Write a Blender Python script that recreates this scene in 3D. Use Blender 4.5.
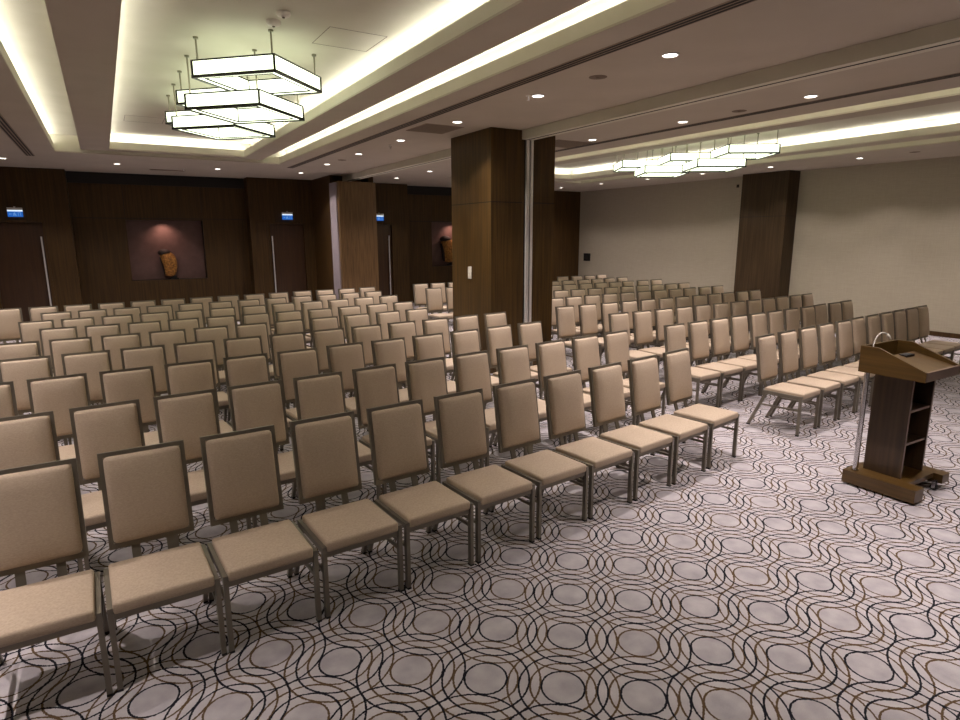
import bpy, bmesh, math, random
from mathutils import Vector, Matrix
random.seed(7)
for o in list(bpy.data.objects):
    bpy.data.objects.remove(o, do_unlink=True)
SC = bpy.context.scene
COL = SC.collection

# ---------------------------------------------------------------- camera
YAW, PITCH, ROLL, FPX = .5454, .2004, -.0034, 610.0
cam_data = bpy.data.cameras.new('camera')
cam_data.sensor_width = 36.0
cam_data.lens = FPX / 960 * 36.0
cam_data.clip_start = .05
cam = bpy.data.objects.new('camera', cam_data)
COL.objects.link(cam)
fwd = Vector((math.sin(YAW)*math.cos(PITCH), math.cos(YAW)*math.cos(PITCH), -math.sin(PITCH)))
rgt = fwd.cross(Vector((0, 0, 1))).normalized()
upv = rgt.cross(fwd)
r2 = math.cos(ROLL)*rgt + math.sin(ROLL)*upv
u2 = -math.sin(ROLL)*rgt + math.cos(ROLL)*upv
M = Matrix((r2, u2, -fwd)).transposed().to_4x4()
M.translation = Vector((0, 0, 2.1))
cam.matrix_world = M
SC.camera = cam

# ---------------------------------------------------------------- world and exposure
w = bpy.data.worlds.new('world'); SC.world = w; w.use_nodes = True
w.node_tree.nodes['Background'].inputs[0].default_value = (.02, .018, .016, 1)
w.node_tree.nodes['Background'].inputs[1].default_value = .3
SC.view_settings.view_transform = 'Standard'
SC.view_settings.look = 'None'
SC.view_settings.gamma = 1
SC.view_settings.use_curve_mapping = False
SC.view_settings.exposure = 0.0
# strengths of the room's lamps
SPOT_W, HALO_W, SPOT_COL = 265.0, 78.0, (1.0, .88, .84)
COVE_W, COVE_COL = 3.0, (1.0, .98, .92)      # per metre
CHAND_E, CHAND_COL = 3.2, (.92, 1.0, .72)

# ---------------------------------------------------------------- node helpers
def s2l(c):
    return tuple((x/12.92 if x <= .04045 else ((x+.055)/1.055)**2.4) for x in c) + (1,)
def rgb(r, g, b): return s2l((r/255, g/255, b/255))
def new_mat(name, col, rough=.6, metal=0.0, spec=.5):
    m = bpy.data.materials.new(name); m.use_nodes = True
    b = m.node_tree.nodes['Principled BSDF']
    b.inputs['Base Color'].default_value = col
    b.inputs['Roughness'].default_value = rough
    b.inputs['Metallic'].default_value = metal
    b.inputs['Specular IOR Level'].default_value = spec
    return m
def nd(m, t, **kw):
    n = m.node_tree.nodes.new(t)
    for k, v in kw.items(): setattr(n, k, v)
    return n
def lk(m, a, b): m.node_tree.links.new(a, b)
def bsdf(m): return m.node_tree.nodes['Principled BSDF']
def mixc(m, fac, a, b):
    n = nd(m, 'ShaderNodeMix', data_type='RGBA')
    if hasattr(fac, 'is_linked'): lk(m, fac, n.inputs[0])
    else: n.inputs[0].default_value = fac
    for s, v in ((6, a), (7, b)):
        if hasattr(v, 'is_linked'): lk(m, v, n.inputs[s])
        else: n.inputs[s].default_value = v
    return n.outputs[2]
def mth(m, op, a, b=None, c=None):
    n = nd(m, 'ShaderNodeMath', operation=op)
    for i, v in enumerate((a, b, c)):
        if v is None: continue
        if hasattr(v, 'is_linked'): lk(m, v, n.inputs[i])
        else: n.inputs[i].default_value = v
    return n.outputs[0]
def noise_var(m, col_a, col_b, scale, detail=3, stretch=None, bump=0, lo=.3, hi=.7):
    tc = nd(m, 'ShaderNodeTexCoord'); mp = nd(m, 'ShaderNodeMapping')
    lk(m, tc.outputs['Object'], mp.inputs[0])
    if stretch: mp.inputs['Scale'].default_value = stretch
    n = nd(m, 'ShaderNodeTexNoise'); n.inputs['Scale'].default_value = scale; n.inputs['Detail'].default_value = detail
    lk(m, mp.outputs[0], n.inputs['Vector'])
    r = nd(m, 'ShaderNodeMapRange'); r.inputs[1].default_value = lo; r.inputs[2].default_value = hi
    lk(m, n.outputs[0], r.inputs[0])
    lk(m, mixc(m, r.outputs[0], col_a, col_b), bsdf(m).inputs['Base Color'])
    if bump:
        bp = nd(m, 'ShaderNodeBump'); bp.inputs['Strength'].default_value = bump; bp.inputs['Distance'].default_value = .002
        lk(m, n.outputs[0], bp.inputs['Height']); lk(m, bp.outputs[0], bsdf(m).inputs['Normal'])
    return m

# ---------------------------------------------------------------- materials
m_ceil = noise_var(new_mat('ceiling paint', rgb(188, 178, 163), .9), rgb(185, 175, 160), rgb(191, 181, 166), 2)
m_tray = noise_var(new_mat('tray paint', rgb(212, 208, 190), .9), rgb(209, 205, 187), rgb(216, 212, 196), 2)
m_wallp = new_mat('linen wall covering', rgb(176, 164, 150), .85)
def linen(m, a, b):
    tc = nd(m, 'ShaderNodeTexCoord')
    mp = nd(m, 'ShaderNodeMapping'); mp.inputs['Scale'].default_value = (1, 1.5, 40); lk(m, tc.outputs['Object'], mp.inputs[0])
    n1 = nd(m, 'ShaderNodeTexNoise'); n1.inputs['Scale'].default_value = 3; lk(m, mp.outputs[0], n1.inputs['Vector'])
    mp2 = nd(m, 'ShaderNodeMapping'); mp2.inputs['Scale'].default_value = (1, 60, 1.5); lk(m, tc.outputs['Object'], mp2.inputs[0])
    n2 = nd(m, 'ShaderNodeTexNoise'); n2.inputs['Scale'].default_value = 3; lk(m, mp2.outputs[0], n2.inputs['Vector'])
    f = mth(m, 'MULTIPLY', mth(m, 'ADD', n1.outputs[0], n2.outputs[0]), .5)
    r = nd(m, 'ShaderNodeMapRange'); r.inputs[1].default_value = .35; r.inputs[2].default_value = .65; lk(m, f, r.inputs[0])
    lk(m, mixc(m, r.outputs[0], a, b), bsdf(m).inputs['Base Color'])
linen(m_wallp, rgb(162, 153, 136), rgb(174, 164, 147))
def wood(name, a, b, rough=.38, scale=1.0, grain='z', spec=.5):
    m = new_mat(name, a, rough, spec=spec)
    st = {'z': (14, 14, .5), 'x': (.5, 14, 14), 'y': (14, .5, 14)}[grain]
    noise_var(m, a, b, 2.2*scale, 6, st, bump=.12, lo=.32, hi=.68)
    return m
m_wood = wood('dark wall veneer', rgb(54, 38, 17), rgb(76, 54, 25), .5, spec=.25)
m_woodcol = wood('column veneer', rgb(60, 44, 20), rgb(86, 63, 30), .42, spec=.3)
m_woodpst = wood('pilaster veneer', rgb(50, 38, 24), rgb(70, 54, 35), .5, spec=.25)
m_woodpil = wood('stripe veneer', rgb(88, 65, 40), rgb(122, 93, 60), .4, 1.6)
m_wooddoor = wood('door veneer', rgb(50, 30, 15), rgb(66, 42, 20), .35)
m_lect = wood('lectern veneer', rgb(68, 49, 20), rgb(88, 64, 28), .35, 1.2, 'y')
m_lectv = wood('lectern body veneer', rgb(50, 37, 25), rgb(70, 52, 35), .38, 1.2, 'z')
m_edge = new_mat('lectern edge banding', rgb(110, 90, 80), .4)
m_black = new_mat('black void', rgb(14, 12, 11), .8)
m_dark = new_mat('dark reveal', rgb(20, 14, 10), .7)
m_fabric = new_mat('taupe chair upholstery', rgb(176, 152, 124), .75, spec=.3)
noise_var(m_fabric, rgb(172, 154, 135), rgb(187, 169, 149), 90, 2, (1, 1, 3), bump=.08)
m_frame = new_mat('bronze chair metal', rgb(122, 115, 103), .42, .5)
m_foot = new_mat('black plastic glide', rgb(20, 20, 22), .5)
m_alu = new_mat('brushed aluminium', rgb(222, 218, 216), .35, .35)
m_chrome = new_mat('chrome', rgb(200, 198, 200), .22, 1.0)
m_plastic = new_mat('white plastic', rgb(226, 220, 210), .5)
m_grille = new_mat('ceiling grille', rgb(120, 106, 92), .8)
m_slotm = new_mat('slot diffuser metal', rgb(150, 134, 116), .7)
m_niche = noise_var(new_mat('mauve niche backing', rgb(96, 72, 68), .8), rgb(90, 68, 63), rgb(102, 78, 73), 6)
m_pleat = new_mat('pale partition panel edge', rgb(150, 140, 145), .55)
m_chmetal = new_mat('chandelier dark metal', rgb(46, 44, 38), .4, .7)
m_rod = new_mat('chandelier rod metal', rgb(150, 146, 130), .3, .9)
m_wheel = new_mat('caster rubber', rgb(16, 17, 20), .45)
m_ochre = new_mat('ochre carved stone', rgb(176, 112, 36), .75)
noise_var(m_ochre, rgb(196, 138, 62), rgb(92, 54, 20), 22, 5, None, bump=.8)
m_hair = new_mat('dark carved crown', rgb(38, 24, 18), .7)
def emis(name, col, st):
    m = bpy.data.materials.new(name); m.use_nodes = True
    nt = m.node_tree; nt.nodes.clear()
    e = nt.nodes.new('ShaderNodeEmission'); e.inputs[0].default_value = tuple(col)+(1,); e.inputs[1].default_value = st
    o = nt.nodes.new('ShaderNodeOutputMaterial'); nt.links.new(e.outputs[0], o.inputs[0])
    return m
m_chand = emis('chandelier acrylic', CHAND_COL, CHAND_E)
m_lens = emis('downlight lens', (1, .93, .88), 9.0)
m_signw = emis('sign white light', (.75, .88, 1), 1.1)
m_signb = emis('sign blue light', (.02, .13, .52), .9)
m_signd = emis('sign pale blue pictogram', (.22, .45, .9), .7)

# carpet: overlapping concentric rings on a square lattice turned about 43 degrees
m_carpet = new_mat('ring pattern carpet', rgb(170, 158, 160), .95, spec=.1)
def carpet(m):
    tc = nd(m, 'ShaderNodeTexCoord'); sp = nd(m, 'ShaderNodeSeparateXYZ')
    # tufted edges: a little noise displaces the pattern
    nz = nd(m, 'ShaderNodeTexNoise'); nz.inputs['Scale'].default_value = 120; nz.inputs['Detail'].default_value = 1
    lk(m, tc.outputs['Object'], nz.inputs['Vector'])
    va = nd(m, 'ShaderNodeVectorMath', operation='MULTIPLY_ADD')
    lk(m, nz.outputs['Color'], va.inputs[0]); va.inputs[1].default_value = (.010, .010, 0); lk(m, tc.outputs['Object'], va.inputs[2])
    lk(m, va.outputs[0], sp.inputs[0])
    ox, oy = 1.627, 2.498
    u = (.281, -.243); v = (.259, .290)
    det = u[0]*v[1]-u[1]*v[0]
    x = mth(m, 'SUBTRACT', sp.outputs[0], ox); y = mth(m, 'SUBTRACT', sp.outputs[1], oy)
    a = mth(m, 'ADD', mth(m, 'MULTIPLY', x, v[1]/det), mth(m, 'MULTIPLY', y, -v[0]/det))
    b = mth(m, 'ADD', mth(m, 'MULTIPLY', x, -u[1]/det), mth(m, 'MULTIPLY', y, u[0]/det))
    ia, ib = mth(m, 'ROUND', a), mth(m, 'ROUND', b)
    fa, fb = mth(m, 'SUBTRACT', a, ia), mth(m, 'SUBTRACT', b, ib)
    sa, sb = mth(m, 'SIGN', fa), mth(m, 'SIGN', fb)
    radii = (.275, .42, .565, .71)
    dark = None; brown = None; disc = None
    for (da, db) in ((0, 0), (1, 0), (0, 1)):
        ca = mth(m, 'SUBTRACT', fa, mth(m, 'MULTIPLY', sa, da)) if da else fa
        cb = mth(m, 'SUBTRACT', fb, mth(m, 'MULTIPLY', sb, db)) if db else fb
        d = mth(m, 'SQRT', mth(m, 'ADD', mth(m, 'MULTIPLY', ca, ca), mth(m, 'MULTIPLY', cb, cb)))
        la = mth(m, 'ADD', ia, mth(m, 'MULTIPLY', sa, da)) if da else ia
        lb = mth(m, 'ADD', ib, mth(m, 'MULTIPLY', sb, db)) if db else ib
        h = nd(m, 'ShaderNodeTexWhiteNoise', noise_dimensions='2D')
        cv = nd(m, 'ShaderNodeCombineXYZ'); lk(m, la, cv.inputs[0]); lk(m, lb, cv.inputs[1]); lk(m, cv.outputs[0], h.inputs['Vector'])
        flip = mth(m, 'GREATER_THAN', h.outputs['Value'], .5)
        nflip = mth(m, 'SUBTRACT', 1, flip)
        ev = od = None
        for i, r in enumerate(radii):
            if (da or db) and r < .49: continue
            ln = mth(m, 'LESS_THAN', mth(m, 'ABSOLUTE', mth(m, 'SUBTRACT', d, r)), .0132)
            if i % 2 == 0: ev = ln if ev is None else mth(m, 'MAXIMUM', ev, ln)
            else: od = ln if od is None else mth(m, 'MAXIMUM', od, ln)
        dk = mth(m, 'MAXIMUM', mth(m, 'MULTIPLY', ev, flip), mth(m, 'MULTIPLY', od, nflip))
        br = mth(m, 'MAXIMUM', mth(m, 'MULTIPLY', ev, nflip), mth(m, 'MULTIPLY', od, flip))
        dark = dk if dark is None else mth(m, 'MAXIMUM', dark, dk)
        brown = br if brown is None else mth(m, 'MAXIMUM', brown, br)
        if not (da or db): disc = mth(m, 'LESS_THAN', d, radii[0])
    big = nd(m, 'ShaderNodeTexNoise'); big.inputs['Scale'].default_value = 9; big.inputs['Detail'].default_value = 4
    lk(m, tc.outputs['Object'], big.inputs['Vector'])
    fine = nd(m, 'ShaderNodeTexNoise'); fine.inputs['Scale'].default_value = 260; lk(m, tc.outputs['Object'], fine.inputs['Vector'])
    r = nd(m, 'ShaderNodeMapRange'); r.inputs[1].default_value = .3; r.inputs[2].default_value = .7; lk(m, big.outputs[0], r.inputs[0])
    field = mixc(m, r.outputs[0], rgb(170, 164, 168), rgb(186, 180, 184))
    dcol = mixc(m, r.outputs[0], rgb(156, 151, 156), rgb(180, 174, 178))
    c = mixc(m, disc, field, dcol)
    c = mixc(m, brown, c, rgb(88, 70, 50))
    c = mixc(m, dark, c, rgb(24, 24, 32))
    r2_ = nd(m, 'ShaderNodeMapRange'); r2_.inputs[3].default_value = .78; r2_.inputs[4].default_value = 1.18; lk(m, fine.outputs[0], r2_.inputs[0])
    vm = nd(m, 'ShaderNodeVectorMath', operation='SCALE'); lk(m, c, vm.inputs[0]); lk(m, r2_.outputs[0], vm.inputs['Scale'])
    lk(m, vm.outputs[0], bsdf(m).inputs['Base Color'])
    bp = nd(m, 'ShaderNodeBump'); bp.inputs['Strength'].default_value = .3; bp.inputs['Distance'].default_value = .003
    lk(m, fine.outputs[0], bp.inputs['Height']); lk(m, bp.outputs[0], bsdf(m).inputs['Normal'])
carpet(m_carpet)

# ---------------------------------------------------------------- mesh helpers
def bx(bm, x0, x1, y0, y1, z0, z1, bevel=0, seg=1):
    vs = [bm.verts.new(p) for p in ((x0,y0,z0),(x1,y0,z0),(x1,y1,z0),(x0,y1,z0),(x0,y0,z1),(x1,y0,z1),(x1,y1,z1),(x0,y1,z1))]
    fs = [bm.faces.new([vs[i] for i in f]) for f in ((0,3,2,1),(4,5,6,7),(0,1,5,4),(1,2,6,5),(2,3,7,6),(3,0,4,7))]
    if bevel:
        es = list({e for f in fs for e in f.edges})
        bmesh.ops.bevel(bm, geom=es, offset=bevel, segments=seg, profile=.5, affect='EDGES')
    return vs
def bar(bm, p, q, wx, wy, up=(0, 0, 1)):
    """rectangular bar from p to q; wx across, wy along 'up'"""
    p, q = Vector(p), Vector(q); d = (q-p).normalized(); u = Vector(up)
    s = d.cross(u)
    if s.length < 1e-4: s = d.cross(Vector((0, 1, 0)))
    s.normalize(); t = s.cross(d).normalized()
    vs = []
    for e in (p, q):
        for a, b in ((-1,-1),(1,-1),(1,1),(-1,1)):
            vs.append(bm.verts.new(e + s*(a*wx/2) + t*(b*wy/2)))
    for f in ((3,2,1,0),(4,5,6,7),(0,1,5,4),(1,2,6,5),(2,3,7,6),(3,0,4,7)):
        bm.faces.new([vs[i] for i in f])
def tube(bm, pts, r, n=10, cap=True):
    pts = [Vector(p) for p in pts]; rings = []
    for i, p in enumerate(pts):
        d = (pts[min(i+1, len(pts)-1)] - pts[max(i-1, 0)]).normalized()
        a = d.orthogonal().normalized() if i == 0 else (prev - d*prev.dot(d)).normalized()
        prev = a; b = d.cross(a)
        rr = r[i] if isinstance(r, (list, tuple)) else r
        rings.append([bm.verts.new(p + (a*math.cos(2*math.pi*k/n) + b*math.sin(2*math.pi*k/n))*rr) for k in range(n)])
    for i in range(len(rings)-1):
        for k in range(n):
            bm.faces.new((rings[i][k], rings[i][(k+1)%n], rings[i+1][(k+1)%n], rings[i+1][k]))
    if cap: bm.faces.new(rings[0][::-1]); bm.faces.new(rings[-1])
def disc(bm, c, r, n=24, up=True):
    vs = [bm.verts.new((c[0]+r*math.cos(2*math.pi*k/n), c[1]+r*math.sin(2*math.pi*k/n), c[2])) for k in range(n)]
    bm.faces.new(vs if up else vs[::-1])
def prism(bm, prof, x0, x1, axis='x'):
    """profile of (a, z) points extruded along x (a = y) or along y (a = x)"""
    f = (lambda a, z, e: (e, a, z)) if axis == 'x' else (lambda a, z, e: (a, e, z))
    A = [bm.verts.new(f(a, z, x0)) for a, z in prof]; B = [bm.verts.new(f(a, z, x1)) for a, z in prof]
    n = len(prof)
    bm.faces.new(A); bm.faces.new(B[::-1])
    for i in range(n): bm.faces.new((A[i], B[i], B[(i+1)%n], A[(i+1)%n]))
def obj(name, bm, mat, parent=None, smooth=False, angle=None):
    bmesh.ops.recalc_face_normals(bm, faces=bm.faces)
    me = bpy.data.meshes.new(name); bm.to_mesh(me); bm.free()
    me.materials.append(mat)
    if smooth or angle:
        for p in me.polygons: p.use_smooth = True
        if angle: me.set_sharp_from_angle(angle=math.radians(angle))
    o = bpy.data.objects.new(name, me); COL.objects.link(o)
    if parent is not None: o.parent = parent
    return o
def struct(name, bm, mat, parent=None):
    o = obj(name, bm, mat, parent)
    if parent is None: o['kind'] = 'structure'
    return o
def box_struct(name, mat, *boxes):
    bm = bmesh.new()
    for b in boxes: bx(bm, *b)
    return struct(name, bm, mat)
def thing(name, label, cat, loc=(0, 0, 0), rotz=0, group=None):
    o = bpy.data.objects.new(name, None); COL.objects.link(o)
    o.location = loc; o.rotation_euler = (0, 0, rotz); o.empty_display_size = .1
    o['label'] = label; o['category'] = cat
    if group: o['group'] = group
    return o
def tag(o, label, cat, group=None):
    o['label'] = label; o['category'] = cat
    if group: o['group'] = group
    return o
def copy_tree(o, parent=None):
    c = o.copy(); COL.objects.link(c)
    if parent is not None: c.parent = parent
    for ch in list(o.children): copy_tree(ch, c)
    return c
def area(name, loc, sx, sy, power, col, parent=None, up=False, spread=180):
    L = bpy.data.lights.new(name, 'AREA'); L.shape = 'RECTANGLE'; L.size = sx; L.size_y = sy
    L.energy = power; L.color = col; L.spread = math.radians(spread)
    o = bpy.data.objects.new(name, L); COL.objects.link(o); o.location = loc
    if up: o.rotation_euler = (math.pi, 0, 0)
    if parent is not None: o.parent = parent
    return o

# ================================================================ large structure
ZC, ZR, ZI = 3.639, 3.7074, 3.9924
X0, X1, Y0, YB, YR = -2.508, 14.82, -3.42, 17.442, 17.898
bm = bmesh.new(); bx(bm, X0-.2, X1+.2, Y0-.2, 18.6, -.06, 0)
struct('floor', bm, m_carpet)

T1 = dict(o=(-0.57, 3.454, -1.71, 14.022), b=(-0.165, 3.089), i=(0.291, 2.69, -1.254, 13.737), led=(1, 1, 1))
T2 = dict(o=(7.98, 12.54, -1.71, 14.763), b=(8.778, 12.312), i=(9.177, 11.879, -1.254, 14.421), led=(1.6, .5, 1))
# lower ceiling plane with the two tray openings
bm = bmesh.new()
za, zb = ZC, ZC+.02
o1, o2 = T1['o'], T2['o']
bx(bm, X0, o1[0], Y0, 17.955, za, zb)
bx(bm, o1[0], o1[1], Y0, o1[2], za, zb); bx(bm, o1[0], o1[1], o1[3], 17.955, za, zb)
bx(bm, o1[1], o2[0], Y0, 17.955, za, zb)
bx(bm, o2[0], o2[1], Y0, o2[2], za, zb); bx(bm, o2[0], o2[1], o2[3], 17.955, za, zb)
bx(bm, o2[1], X1+.02, Y0, 17.955, za, zb)
struct('ceiling', bm, m_ceil)
# bulkhead with the track of the operable wall
bm = bmesh.new(); bx(bm, 5.495, 5.7, Y0, 15.96, 3.5079, ZC-.001)
bk = struct('trim_1', bm, m_tray)
bm = bmesh.new(); bx(bm, 5.58, 5.597, Y0, 15.846, 3.5033, 3.5073); struct('track_slot', bm, m_dark, bk)

def tray(T, ceil_no):
    ox0, ox1, oy0, oy1 = T['o']; b0, b1 = T['b']; ix0, ix1, iy0, iy1 = T['i']
    cx = (ix0+ix1)/2
    bm = bmesh.new()                                   # outer lips and slot cavities
    zt = 3.9468
    for x, s, bb in ((ox0, -1, b0), (ox1, 1, b1)):
        def X(a, b): return (min(a, b), max(a, b))
        bx(bm, *X(x, x+s*.02), oy0-.02, oy1+.02, ZC+.02, 3.7815)
        bx(bm, *X(x+s*.02, x+s*.14), oy0, oy1, 3.7416, 3.7587)
        bx(bm, *X(x+s*.14, x+s*.16), oy0-.02, oy1+.02, 3.7416, zt+.02)
        bx(bm, *X(x+s*.14, bb-s*.02), oy0, oy1, zt, zt+.02)
        bx(bm, *X(bb, bb-s*.02), oy0, oy1, ZR+.02, zt)
        for yy in (oy0-.02, oy1):
            bx(bm, *X(x+s*.14, bb-s*.02), yy, yy+.02, 3.7644 if yy > 0 else 3.7644, zt)
            bx(bm, *X(x, bb-s*.02), yy, yy+.02, ZC+.02, 3.7644)
    for yy in (oy0-.02, oy1): bx(bm, b0, b1, yy, yy+.02, ZC+.02, ZR)
    struct('trim_%d' % (ceil_no*3-1), bm, m_tray)
    bm = bmesh.new()                                   # flat ring between the slots and the inner tray
    bx(bm, b0, ix0, oy0, oy1+.0, ZR, ZR+.02); bx(bm, ix1, b1, oy0, oy1, ZR, ZR+.02)
    bx(bm, ix0, ix1, iy1, oy1, ZR, ZR+.02); bx(bm, ix0, ix1, oy0, iy0, ZR, ZR+.02)
    struct('trim_%d' % (ceil_no*3), bm, m_ceil)
    bm = bmesh.new()                                   # inner riser, ledge, cove wall and upper ceiling
    g = .15
    for x, s in ((ix0, -1), (ix1, 1)):
        xs = lambda a, b: (min(a, b), max(a, b))
        bx(bm, *xs(x, x+s*.02), iy0-.02, iy1+.02, ZR+.02, 3.8442)
        bx(bm, *xs(x+s*.02, x+s*g), iy0-g, iy1+g, 3.7929, 3.81)
        bx(bm, *xs(x+s*g, x+s*(g+.02)), iy0-g-.02, iy1+g+.02, 3.7929, ZI)
    for y, s in ((iy0, -1), (iy1, 1)):
        ys = lambda a, b: (min(a, b), max(a, b))
        bx(bm, ix0, ix1, *ys(y, y+s*.02), ZR+.02, 3.8442)
        bx(bm, ix0-.02, ix1+.02, *ys(y+s*.02, y+s*g), 3.7929, 3.81)
        bx(bm, ix0-g, ix1+g, *ys(y+s*g, y+s*(g+.02)), 3.7929, ZI)
    bx(bm, ix0-g-.02, ix1+g+.02, iy0-g-.02, iy1+g+.02, ZI, ZI+.02)
    up = struct('ceiling_upper' if ceil_no == 1 else 'ceiling_upper_right', bm, m_tray)
    # LED strips lying on the ledges
    e = T['led']; ly = iy1-iy0
    for x in (ix0-.09, ix1+.09): area('cove_led', (x, (iy0+iy1)/2, 3.8237), .04, ly, COVE_W*ly*e[2], COVE_COL, up, up=True)
    for y in (iy0-.09, iy1+.09): area('cove_led', (cx, y, 3.8237), ix1-ix0, .04, COVE_W*(ix1-ix0)*e[2], COVE_COL, up, up=True)
    ly = oy1-oy0-.1
    for x, k in ((ox0-.09, e[0]), (ox1+.09, e[1])):
        area('cove_led', (x, (oy0+oy1)/2, 3.7701), .04, ly, COVE_W*ly*k, COVE_COL, up, up=True)
tray(T1, 1); tray(T2, 2)

# walls
N1 = (0.547, 2.314, 1.017, 2.5218); N2 = (9.063, 10.83, 1.1424, 2.5446)
D = ((-2.109, -1.14), (3.922, 4.845), (6.521, 7.49)); DH = 2.442
def holed(bm, x0, x1, y0, y1, zt, holes):
    """wall slab with rectangular openings (hx0,hx1,hz0,hz1)"""
    x = x0
    for hx0, hx1, hz0, hz1 in sorted(holes):
        bx(bm, x, hx0, y0, y1, 0, zt)
        if hz0 > 0: bx(bm, hx0, hx1, y0, y1, 0, hz0)
        bx(bm, hx0, hx1, y0, y1, hz1, zt); x = hx1
    bx(bm, x, x1, y0, y1, 0, zt)
bm = bmesh.new()
holed(bm, X0, -0.57, YB, YB+.2, ZC, [(D[0][0], D[0][1], 0, DH)])
holed(bm, 3.42, 5.13, YB, YB+.2, ZC, [(D[1][0], D[1][1], 0, DH)])
holed(bm, 6.099, 8.037, YB, YB+.2, ZC, [(D[2][0], D[2][1], 0, DH)])
bx(bm, 12.483, X1+.2, YB, YB+.2, 0, ZC)
for x in (-0.57, 8.037): bx(bm, x-.2, x, YB+.2, YR+.05, 0, ZC)
for x in (3.42, 12.483): bx(bm, x, x+.2, YB+.2, YR+.05, 0, ZC)
holed(bm, -0.57, 3.42, YR, YR+.05, ZC, [N1]); holed(bm, 8.037, 12.483, YR, YR+.05, ZC, [N2])
struct('wall_back', bm, m_wood)
bm = bmesh.new()
for n in (N1, N2):
    bx(bm, n[0]-.02, n[1]+.02, YR+.30, YR+.32, n[2]-.02, n[3]+.02)
struct('wall_niche', bm, m_niche)
bm = bmesh.new()
for n in (N1, N2):
    bx(bm, n[0]-.02, n[0], YR+.05, YR+.30, n[2]-.02, n[3]+.02); bx(bm, n[1], n[1]+.02, YR+.05, YR+.30, n[2]-.02, n[3]+.02)
    bx(bm, n[0], n[1], YR+.05, YR+.30, n[2]-.02, n[2]); bx(bm, n[0], n[1], YR+.05, YR+.30, n[3], n[3]+.02)
struct('trim_niche', bm, m_dark)
# dark grooves between the veneer panels and the dark band under the ceiling
bm = bmesh.new()
for a, b, n in ((-0.57, 3.42, N1), (8.037, 12.483, N2)):
    bx(bm, a, b, YR-.003, YR-.0005, 2.556, 2.5731)
    for x in (n[0], n[1]): bx(bm, x-.005, x+.005, YR-.003, YR-.0005, 2.5731, 3.354)
    bx(bm, a, b, YR-.03, YR-.0005, 3.3768, ZC-.001)
struct('trim_panels', bm, m_dark)
bm = bmesh.new(); bx(bm, X1, X1+.2, Y0, YB, 0, ZC); struct('wall_right', bm, m_wallp)
bm = bmesh.new(); bx(bm, X0-.2, X0, Y0, YB+.2, 0, ZC); struct('wall_left', bm, m_wood)
bm = bmesh.new(); bx(bm, X0-.2, X1+.2, Y0-.2, Y0, 0, ZC); struct('wall_front', bm, m_wallp)
bm = bmesh.new(); bx(bm, X1-.012, X1-.0005, Y0, 9.234, .0, .1); bx(bm, X1-.012, X1-.0005, 10.511, YB, .0, .1); struct('baseboard_right', bm, m_wood)
# pilaster on the right wall
bm = bmesh.new(); bx(bm, 14.364, X1, 9.234, 10.511, 0, ZC-.001)
pl = struct('wall_pilaster', bm, m_woodpst)
bm = bmesh.new(); bx(bm, 14.361, 14.363, 9.234, 10.511, 2.556, 2.5674); bx(bm, 14.364, X1, 9.231, 9.233, 2.556, 2.5674); struct('groove', bm, m_dark, pl)
# main column between the halls with the aluminium wall jamb
bm = bmesh.new(); bx(bm, 4.953, 6.122, 7.832, 9.04, 0, 3.5068); bx(bm, 4.953, 5.495, 7.832, 9.04, 3.5068, ZC-.001); bx(bm, 5.7, 6.122, 7.832, 9.04, 3.5068, ZC-.001)
cl = struct('wall_column', bm, m_woodcol)
bm = bmesh.new(); bx(bm, 5.563, 5.614, 7.792, 7.831, 0, 3.5022); bx(bm, 5.637, 5.683, 7.792, 7.831, 0, 3.5022)
struct('jamb', bm, m_alu, cl)
bm = bmesh.new(); bx(bm, 5.614, 5.637, 7.815, 7.831, 0, 3.5022); bx(bm, 5.54, 5.563, 7.826, 7.831, 0, 3.5022)
for z in (2.5902,): bx(bm, 4.95, 4.953, 7.832, 9.04, z, z+.012); bx(bm, 4.953, 5.506, 7.828, 7.831, z, z+.012); bx(bm, 5.689, 6.122, 7.828, 7.831, z, z+.012)
struct('groove', bm, m_dark, cl)
# pocket pillar at the back, dark side wall behind it
bm = bmesh.new(); bx(bm, 5.13, 6.099, 15.162, 15.299, 0, 3.4452)
struct('wall_pocket', bm, m_woodpil)
bm = bmesh.new(); bx(bm, 5.13, 5.244, 15.846, YB+.1, 0, ZC-.001); bx(bm, 5.985, 6.099, 15.299, YB+.1, 0, ZC-.001); bx(bm, 5.244, 5.985, 15.903, 16.017, 0, ZC-.001)
struct('wall_pocket_side', bm, m_wood)
# doors with frames and long pulls
for k, (a, b) in enumerate(D):
    bm = bmesh.new(); bx(bm, a+.004, b-.004, YB+.07, YB+.12, .005, DH-.004)
    d = struct('door_%d' % (k+1), bm, m_wooddoor)
    bm = bmesh.new()
    bx(bm, a-.05, a, YB-.015, YB-.0005, 0, DH+.05); bx(bm, b, b+.05, YB-.015, YB-.0005, 0, DH+.05); bx(bm, a, b, YB-.015, YB-.0005, DH, DH+.05)
    struct('door_frame', bm, m_wood, d)
    hx = (b-.05, a+.05, b-.10)[k]
    bm = bmesh.new(); tube(bm, [(hx, YB+.0, .35), (hx, YB+.0, 2.1228)], .017)
    for z in (.7, 2.0): tube(bm, [(hx, YB+.0, z), (hx, YB+.071, z)], .008)
    h = obj('handle', bm, m_alu, d, angle=40)

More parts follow.
